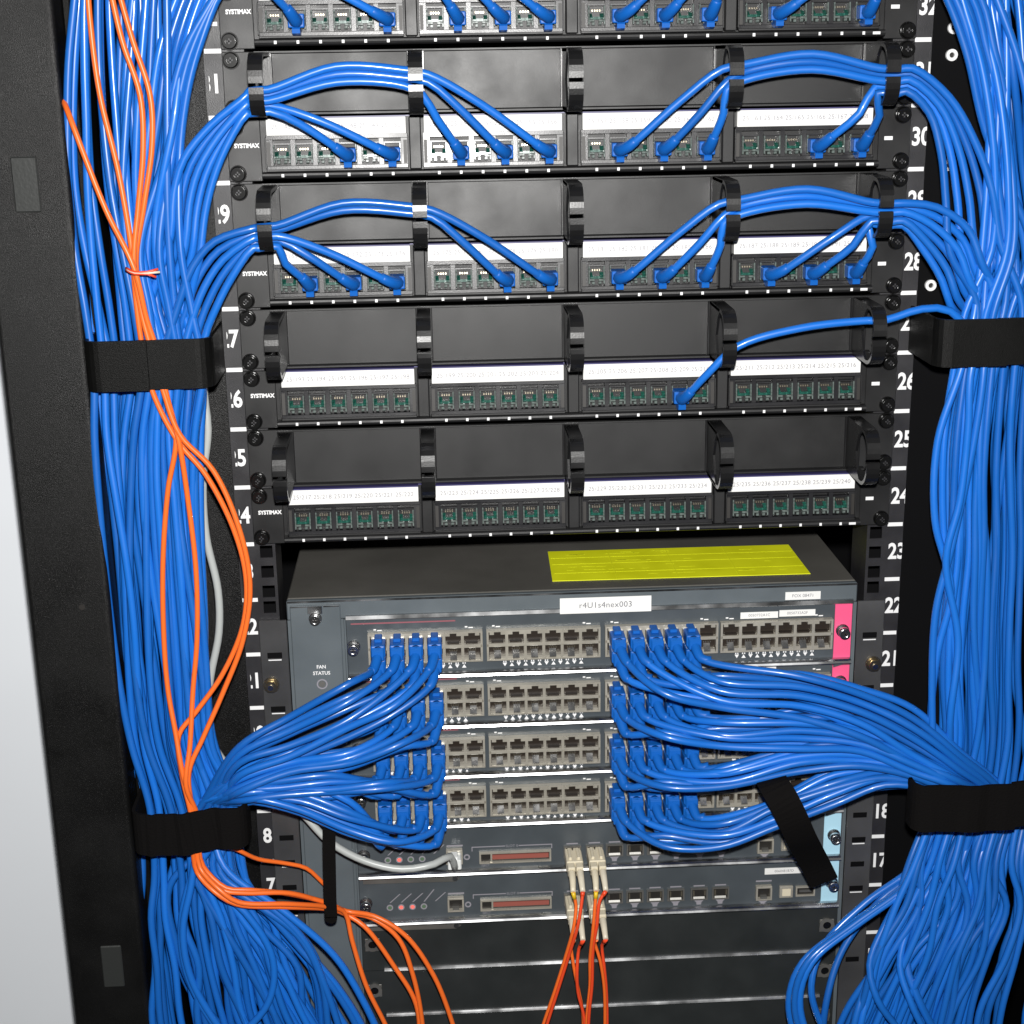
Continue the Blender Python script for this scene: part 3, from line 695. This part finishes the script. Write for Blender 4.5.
# cables plugged into the patch panels
BAY = {32: 'topmost', 30: 'second', 28: 'third', 26: 'fourth'}
PLUGS = {32: [(1, 5), (1, 3, 5), (1, 3, 5), (1, 5)], 30: [(3, 5), (1, 3, 5), (1, 3, 5), (3, 5)], 28: [(1, 3, 5), (3, 5), (1, 3, 5), (1, 3, 5)], 26: [(), (), (4,), ()]}
for u, blocks in PLUGS.items():
    left = [(k, j) for k in (1, 0) for j in blocks[k][::-1]]; right = [(k, j) for k in (2, 3) for j in blocks[k]]
    for side, lst in ((-1, left), (1, right)):
        for q, (k, j) in enumerate(lst):
            px0 = BC[k] + (j - 2.5) * PITCH_P; pz = UZ(u) - 3.6
            zr = UZ(u + 1); n = len(lst)
            tip = Vector((px0, -22, pz))
            # leans the way it leaves
            lean = side * (2.4 + 1.2 * (q / max(1, n)))
            tgt = Vector((RX[1] if side < 0 else RX[3], 0, zr)) if abs(px0) < 100 else Vector((RX[0] if side < 0 else RX[4], 0, zr))
            dv = Vector((tgt.x - px0, 0, tgt.z - pz)).normalized()
            c = tip + dv * 7 + Vector((0, -9, 0))
            pts = [Vector((px0, -12, pz)), tip, c]
            xe = RX[0] if side < 0 else RX[4]
            t = q / max(1, n - 1); dz = (-3 - 14 * t if side < 0 else 4 - 16 * t) if n > 1 else 11
            dy = -50 + (q % 2) * 7
            inner = RX[1] if side < 0 else RX[3]
            far = abs(px0) < 100
            zin = zr + (6 - 5 * q if n > 1 else -7)
            if far:       # passes the ring in between first
                xi = inner
                mid = c.lerp(Vector((xi, -46, zin)), .48) + Vector((0, -5, 5 if abs(xi - px0) > 50 else 0))
                first = Vector((xi - side * 8, -49 + 3 * (q % 2), zin - 1)) if abs(xi - px0) > 50 else Vector((xi - side * 4, -48, zin - 4))
                pts += [mid] + ([first] if n > 1 else []) + [Vector((xi + side * 8, -49 + 3 * (q % 2), zin + 2)), Vector((lerp(xi, xe, .5), -50 + 3 * (q % 2), zr + (14 - 5 * q - (3 if side < 0 else 0) if n > 1 else 7)))]
            else:
                d = abs(xe - px0)
                mid = c.lerp(Vector((xe, -48, zr + dz)), .5) + Vector((0, -4, 5 if d > 50 else 0))
                pts += [mid]
            pts += [Vector((xe - side * 7, dy, zr + dz)), Vector((xe + side * 6, dy, zr + dz - (1 if n > 1 else 0)))]
            if side < 0:
                w = Weave(.58 + .4 * t, (q % 2) + (u // 2) % 2, .03)
                # out of the end ring and down into the bundle
                e = lane(LB, 1, 300, 0)
                xs = xe - 22 - 3 * q
                D = 7 * (q % 2)
                if u == 32:
                    pts += [at(217 + 4 * t, -8, -50 + D), at(187 + 14 * t, 46 - 5 * t, -49 + D), at(174 + 15 * t, 88 - 5 * t, -48 + D), at(166 + 14 * t, 150, -46 + D)]
                    y0 = 250
                elif u == 30:
                    pts += [at(247, 95 + 18 * t, -51 + D), at(211 + 15 * t, 125 + 22 * t, -50 + D), at(184 + 29 * t, 159 + 21 * t, -49 + D), at(174 + 31 * t, 193 + 20 * t, -48 + D), at(171 + 29 * t, 234 + 20 * t, -47 + D)]
                    y0 = 310
                else:
                    pts += [at(255 - 2 * t, 228 + 20 * t, -51 + D), at(215 + 17 * t, 241 + 36 * t, -50 + D), at(193 + 24 * t, 266 + 40 * t, -49 + D), at(180 + 25 * t, 300 + 37 * t, -48 + D)]
                    y0 = 372
                pts += run_left(w, y0)
            else:
                w = Weave(.5 - .46 * t, (q % 2) + (u // 2) % 3, .03); D = 7 * (q % 2)
                if u == 32:
                    pts += [at(943 + 8 * q, -10, -48), at(966 + 7 * q, 50, -46), at(985 + 6 * q, 130, -42)]; y0 = 260
                elif u == 30:
                    pts += [at(912 - 6 * t, 68 + 23 * t, -51 + D), at(949 - 20 * t, 97 + 15 * t, -50 + D), at(976 - 35 * t, 144 + 8 * t, -49 + D), at(992 - 46 * t, 190 + 13 * t, -48 + D), at(1000 - 50 * t, 242 + 10 * t, -47 + D)]; y0 = 306
                elif u == 28:
                    pts += [at(903, 203 + 22 * t, -51 + D), at(936 - 13 * t, 207 + 42 * t, -50 + D), at(968 - 26 * t, 229 + 51 * t, -49 + D), at(984 - 34 * t, 268 + 36 * t, -48 + D)]; y0 = 330
                else:
                    pts += [at(922, 309, -50), at(950, 311, -50)]; y0 = 345; w = Weave(.12, 0, .02)
                pts += run_right(w, y0)
            ccount = cable('patch_cable', pts, RAD, 'blue', f'blue patch cable in the {NTH[j]} jack, {NTH[k]} port block, {BAY[u]} patch bay', 'patch cable', 'blue patch cables of the patch panels')
            o, o0 = ccount
            pl = link('plug', cached('bootp', boot_panel_mesh), o); pl.location = (Vector((px0, 0, pz)) - o0) * MM
            b = MB(); taper(b, [Vector((px0, -17, pz + .3)), tip, c, c.lerp(pts[3], .12)], 4.9, 3.4)
            bo = b.build('boot', o); bo.location = -o0 * MM

# cables plugged into the switch
LBAND = {0: [(394, 668, 718), (350, 686, 746), (290, 719, 767), (240, 744, 786)], 1: [(402, 722, 752), (352, 742, 770), (290, 755, 781), (240, 775, 795)], 2: [(412, 770, 788), (385, 770, 794), (330, 775, 800), (280, 780, 800), (245, 788, 803)], 3: [(422, 820, 844), (397, 816, 848), (350, 802, 838), (300, 788, 815), (255, 788, 804)]}
RBAND = {0: [(664, 668, 694), (720, 664, 704), (800, 669, 714), (860, 680, 736), (912, 703, 764), (955, 742, 782)], 1: [(664, 712, 738), (720, 707, 748), (800, 707, 746), (860, 716, 752), (912, 738, 770), (952, 766, 786)], 2: [(664, 762, 786), (720, 758, 788), (800, 738, 770), (860, 735, 766), (912, 752, 778), (945, 772, 788)], 3: [(664, 814, 842), (720, 812, 846), (775, 793, 828), (835, 770, 803), (885, 764, 786), (928, 776, 790)]}
for k in range(4):
    z = BOT[k]
    for side, ncol in ((-1, 4), (1, 5)):
        for c in range(ncol):
            for r in (0, 1):
                x = (BANKX[0] + (c - 2.5) * 14.25) if side < 0 else (BANKX[2] + (c - 2.5) * 14.25)
                pz = z + SHIFT[k] + (29.6 if r == 0 else 18.2)
                Yb = (-62 if r == 0 else -50) - (2.2 * c if side < 0 else 2.2 * (ncol - 1 - c)) - 1.5 * (3 - k)
                t = (c + .5 * r) / ncol if side < 0 else 1 - (c + 1 - .5 * r) / ncol
                if side > 0: t = 1 - (c + .5 * r) / ncol; t = t
                pts = [Vector((x, -20, pz)), Vector((x, -31, pz - 1)), Vector((x + side * 3.5, -43, pz - 8 - 2 * r))]
                if side < 0:
                    band = LBAND[k]; tt = t
                    for (bx, ya, yb2) in band:
                        if at(bx, 700, Yb).x < x - 20: pts.append(at(bx, lerp(ya, yb2, tt) + rnd.gauss(0, 1.8), Yb + rnd.gauss(0, 1.5)))
                    us = .50 + .08 * (3 - k) * .6 + .36 * tt * .9
                    us = min(.98, .52 + .44 * ((c * 2 + r) / 8))
                    lay = (k + r) % 4
                    pts += [at(205 + 26 * (c * 2 + r) / 8, 800 + 4 * tt, -52 + 4 * r)]
                    w = Weave(us, lay, .02)
                    pts += run_left(w, 826)
                    lab = f'blue cable in the {("upper", "lower")[r]} jack, {NTH[c]} plugged column of the left bank, {CARD[k]} port card'
                else:
                    for (bx, ya, yb2) in RBAND[k]:
                        if at(bx, 700, Yb).x > x + 20: pts.append(at(bx, lerp(ya, yb2, t) + rnd.gauss(0, 2.2), Yb + rnd.gauss(0, 2)))
                    us = (.42, .26, .13, .0)[k] + .22 * (1 - t)
                    w = Weave(us, (k + r) % 4, .02)
                    pts += run_right(w, 805)
                    lab = f'blue cable in the {("upper", "lower")[r]} jack, {NTH[c]} plugged column of the third bank, {CARD[k]} port card'
                o, o0 = cable('switch_cable', pts, RAD, 'blue', lab, 'patch cable', 'blue cables plugged into the switch')
                pl = link('plug', cached('boots', boot_switch_mesh), o); pl.location = (Vector((x, 0, pz)) - o0) * MM
                b = MB(); taper(b, [Vector((x, -26, pz)), pts[1], pts[2], pts[2].lerp(pts[3], .1)], 4.6, 3.3)
                bo = b.build('boot', o); bo.location = -o0 * MM

# ------------------------------------------------------------------ cable hoops on both sides
def hoop(name, label, pxa, pxb, ya, yb, Yf, split, matn, splitw=7, back=(30, 24)):
    a = at(pxa, ya, Yf); c = at(pxb, yb, Yf); h = a.z - c.z; zc = (a.z + c.z) / 2
    t = thing(name, label, 'cable hoop', ((a.x + c.x) / 2, Yf, zc), 'black hoops holding the vertical cable bundles')
    xs = lerp(a.x, c.x, split)
    def arm(x0, x1, s, yb2, Yf=Yf):
        R = 10
        p = [(x0, yb2, zc), (x0, Yf + R + 8, zc)]
        for k in range(6):
            ang = math.radians(k * 18)
            p.append((x0 + s * (R - R * math.cos(ang)), Yf + R - R * math.sin(ang), zc))
        N = 9
        for k in range(N + 1):
            q = k / N; soft = 0 if matn == 'hoop' else 1
            p.append((lerp(x0 + s * R, x1, q), Yf + soft * (1.1 * math.sin(7.3 * q + x0) + .7 * math.sin(17 * q + x1)) * (q > 0) , zc + soft * (1.1 * math.sin(3 * q + x1))))
        return p
    b = MB(); b.ribbon(arm(a.x, xs, 1, back[0]), (0, 0, 1), h, 2.4, matn); part(b, 'hoop_arm', t)
    b = MB(); b.ribbon(arm(c.x, xs - splitw, -1, back[1], Yf + 3.2), (0, 0, 1), h * .985, 2.4, matn); part(b, 'hoop_arm', t)
    return t
hoop('cable_hoop', 'black metal hoop across the upper left cable bundle, below number 27', 83, 212, 342, 389, -64, .50, 'hoop')
hoop('cable_hoop', 'black hoop across the lower left cable bundle, near number 18', 131, 246, 815, 851, -78, .52, 'velcro', 2, (-20, -48))
hoop('cable_hoop', 'black metal hoop across the upper right cable bundle, below number 27', 940, 1075, 320, 364, -64, .5, 'hoop')
hoop('cable_hoop', 'black hoop across the lower right cable bundle, near number 18', 917, 1075, 787, 826, -92, .62, 'velcro', 2, (-78, 0))

# ------------------------------------------------------------------ hook-and-loop ties
b = MB(); p = [at(329, 800, -46), at(329, 850, -47), at(330, 900, -48), at(331, 917, -48), at(331, 926, -48)]
p = [q for q in p]
o0 = p[0].copy()
b.ribbon([q - o0 for q in p[:-1]], (1, 0, 0), 9.8, 3.2, 'velcro'); e = p[-2] - o0
b.cyl(e.x, 0, e.z, 4.9, e.y - 1.6, e.y + 1.6, 'velcro', 16)
tag(b.build('cable_tie', None, o0), 'narrow black fabric tie hanging down in front of the fan tray', 'cable tie')
pts = smooth_path([at(770, 776, -52), at(774, 785, -84), at(783, 800, -93), at(793, 820, -93), at(801, 838, -84), at(809, 853, -66), at(817, 868, -52), at(824, 882, -46)], 4)
b = MB(); o0 = pts[0].copy(); b.ribbon([q - o0 for q in pts], (1, 0, .22), 23, 1.8, 'velcro')
tag(b.build('cable_tie', None, o0), 'wide black hook and loop strap wrapped diagonally round the lowest right cable band', 'cable tie')

# ------------------------------------------------------------------ orange fiber cords
ORR = 1.95
def orange(pix, label, r=ORR, m='orange'):
    pts = []
    for p in pix:
        pts.append(at(*p))
    return cable('orange_cord', pts, r, m, label, 'fiber cord', 'orange fiber cords of the left bundle', n=8, step=5)
FT = -57.; HP = -56.5
tail = lambda q: [(191 + 2 * q, 815, -71 + q), (193 + 2 * q, 850, -70 + q)]
orange([(86, -40, FT), (90, 20, FT), (100, 95, FT), (118, 170, FT), (131, 245, FT - 1), (136, 300, FT), (142, 345, HP), (152, 390, HP), (177, 440, FT), (206, 475, FT), (234, 530, FT), (246, 578, FT), (243, 625, FT), (222, 675, FT), (196, 712, -60), (179, 735, -64), (182, 775, -68)] + tail(0) + [(197, 872, -68), (215, 892, -76), (236, 904, -76), (285, 907, -66), (328, 909, -42), (345, 914, -30), (364, 926, -34), (394, 966, -36), (416, 1004, -36), (420, 1060, -34)],
       'orange cord entering second from left at the top, its right bend crossing number 24')
orange([(104, -40, FT - 4), (122, 40, FT - 4), (140, 95, FT - 3), (143, 150, FT - 3), (138, 210, FT - 3), (134, 262, FT - 4), (141, 310, FT - 2), (150, 345, HP - 3), (163, 390, HP - 3), (180, 435, FT - 4), (213, 470, FT - 3), (239, 528, FT - 4), (250, 585, FT - 3), (243, 640, FT - 3), (222, 695, -61), (203, 738, -65), (189, 772, -70)] + tail(1) + [(199, 870, -66), (222, 890, -74), (245, 893, -72), (288, 893, -62), (328, 904, -41), (346, 912, -28), (372, 918, -34), (398, 938, -37), (413, 975, -38), (422, 1020, -37), (424, 1060, -36)],
       'orange cord whose outermost right bend touches number 23')
orange([(110, -40, FT), (132, 38, FT), (150, 95, FT), (152, 145, FT), (144, 205, FT), (136, 262, FT + 1), (143, 310, FT), (154, 345, HP), (165, 390, HP), (176, 437, FT), (168, 490, FT), (163, 560, FT), (164, 640, FT), (168, 690, -60), (176, 735, -66), (183, 775, -72)] + tail(2) + [(200, 868, -70), (220, 890, -80), (238, 902, -80), (288, 904, -70), (328, 907, -46), (345, 913, -33), (352, 940, -34), (366, 985, -36), (386, 1026, -36), (400, 1060, -34)],
       'orange cord hanging nearly straight down the middle, left one of the inner pair')
orange([(48, 66, 30), (60, 92, -30), (68, 112, -54), (83, 152, FT - 2), (106, 210, FT - 3), (134, 268, FT - 7), (147, 320, FT - 3), (157, 350, HP - 2), (166, 392, HP - 2), (179, 442, FT - 3), (188, 500, FT), (196, 570, FT), (197, 640, FT), (193, 690, -60), (190, 745, -68), (186, 785, -74)] + tail(3) + [(203, 866, -66), (226, 888, -70), (250, 890, -68), (290, 894, -58), (328, 903, -44), (346, 911, -32), (374, 916, -38), (405, 935, -42), (434, 976, -42), (454, 1028, -40), (462, 1060, -38)],
       'orange cord coming out from behind the left post and running down the middle')
orange([(225, 845, -52), (238, 850, -50), (258, 859, -40), (284, 863, -30), (306, 868, -24), (320, 880, -20), (332, 892, -18)], 'short orange cord passing behind the hanging black tie beside number 17', 1.7)
b = MB(); o0 = at(134, 271, FT - 12)
for q, (dx, dy, m) in enumerate(((158, 269, 'orangered'), (160, 272, 'whiteboot'), (156, 277, 'orangered'))):
    b.tube(smooth_path([at(126, 268 + q, FT - 8) - o0, at(135, 272 + q, FT - 14) - o0, at(147, 272 + q, FT - 14) - o0, at(dx, dy, FT - 12) - o0], 3), .9, m, n=6)
tag(b.build('twist_tie', None, o0), 'small red and white twist tie round the crossing orange cords', 'twist tie')

# ------------------------------------------------------------------ grey console cable
gp = [at(196, 300, -8), at(202, 345, -10), at(204, 392, -16), at(208, 430, -18), at(203, 480, -18), at(206, 535, -20), at(218, 590, -20), at(219, 632, -20), at(211, 675, -20), at(208, 705, -20), at(216, 750, -20), at(244, 778, -22), at(284, 796, -30), (at(303, 814, -36)), at(330, 842, -40), at(365, 861, -42), at(402, 869, -44), at(434, 864, -42), at(450, 856, -30)]
zc4 = BOT[4] + 16.8
gp += [Vector((-98, -20, zc4 - 1)), Vector((-98, -12, zc4))]
o, o0 = cable('console_cable', gp, 2.9, 'grey', 'grey cable hanging right of the left bundle and plugged into the upper controller module', 'console cable')
b = MB(); b.box(-103.4, -92.6, -19, -3, zc4 - 4.4, zc4 + 4.4, 'clear', bev=.8); b.box(-100.6, -95.4, -17, -8, zc4 + 4.2, zc4 + 6.4, 'clear', bev=.4); pl = b.build('plug', o); pl.location = -o0 * MM

# ------------------------------------------------------------------ fiber patch cords in the controller modules
def lc(k, x, strands, label):
    zc = BOT[k] + 16
    root = thing('fiber_patch_cord', label, 'fiber cord', (x, -20, zc), 'orange fiber cords plugged into the controller modules')
    b = MB()
    for s in (-1, 1): b.box(x + s * 3.3 - 2.9, x + s * 3.3 + 2.9, -35, -3, zc - 4.4, zc + 3.6, 'beige', bev=.6)
    b.box(x - 6.6, x + 6.6, -27, -8, zc - 5, zc + 4.4, 'beige', bev=.7)
    for s in (-1, 1): b.box(x + s * 3.3 - 1.2, x + s * 3.3 + 1.2, -24, -8, zc + 4, zc + 6.4, 'beige', bev=.4)
    part(b, 'connector', root)
    for s, (m, path) in zip((-1, 1), strands):
        st = [Vector((x + s * 3.3, -33, zc - .6)), Vector((x + s * 3.4, -43, zc - 2.5)), Vector((x + s * 3.8, -52, zc - 8))]
        p = st + [at(*q) for q in path]
        b = MB(); taper(b, st, 3.0, 2.1, 'beige' if s < 0 else 'whiteboot'); b.tube(smooth_path([st[2], st[2].lerp(p[3], .5)], 3), 1.75, m, n=8); part(b, 'connector_boot', root)
        b = MB(); b.tube(smooth_path(p[2:], 5), 1.35, 'orange' if s < 0 else 'orangered', n=8); part(b, 'fiber_strand', root)
    return root
lc(4, -2.8, (('yellowboot', [(576, 905, -52), (574, 925, -56), (566, 955, -50), (556, 987, -46), (540, 1035, -42), (532, 1070, -40)]), ('orangered', [(582, 900, -54), (578, 925, -58), (569, 955, -52), (558, 990, -48), (544, 1035, -44), (536, 1070, -42)])), 'orange fiber cord in the upper controller module, left socket, yellow sleeve under its plug')
lc(4, 15.2, (('yellowboot', [(595, 905, -54), (593, 930, -56), (590, 960, -50), (590, 985, -46), (587, 1015, -44), (584, 1070, -40)]), ('orangered', [(600, 900, -54), (597, 925, -56), (593, 950, -52), (592, 985, -48), (589, 1015, -46), (587, 1070, -42)])), 'orange fiber cord in the upper controller module, right one of the two plugged sockets')
lc(5, -2.8, (('orange', [(571, 945, -44), (574, 968, -44), (579, 992, -42), (583, 1015, -40), (582, 1070, -38)]), ('orangered', [(579, 948, -44), (577, 972, -46), (578, 992, -44), (584, 1018, -42), (584, 1070, -40)])), 'orange fiber cord in the lower controller module, left one of the two plugged sockets')
lc(5, 15.2, (('orange', [(594, 940, -46), (600, 960, -46), (604, 985, -44), (605, 1010, -42), (604, 1070, -38)]), ('orangered', [(602, 945, -44), (604, 965, -44), (606, 985, -42), (607, 1010, -40), (607, 1070, -38)])), 'orange fiber cord in the lower controller module, right one of the two plugged sockets')

# ------------------------------------------------------------------ light: the camera's flash, and a little room light
W = bpy.data.worlds.new('World'); S.world = W; W.use_nodes = True
W.node_tree.nodes['Background'].inputs[0].default_value = (.9, .95, 1, 1); W.node_tree.nodes['Background'].inputs[1].default_value = .022
L = bpy.data.lights.new('camera_flash', 'AREA'); L.shape = 'DISK'; L.size = .028; L.energy = 20.5; L.color = (1, .985, .96)
lo = bpy.data.objects.new('camera_flash', L); COL.objects.link(lo)
lo.matrix_world = Matrix.Translation((CAM + RM @ Vector((6, 0, 60))) * MM) @ cm.to_4x4()
S.view_settings.view_transform = 'Standard'; S.view_settings.look = 'None'; S.view_settings.exposure = 0; S.view_settings.gamma = 1
S.render.engine = 'CYCLES'; S.cycles.use_denoising = True; S.cycles.max_bounces = 6
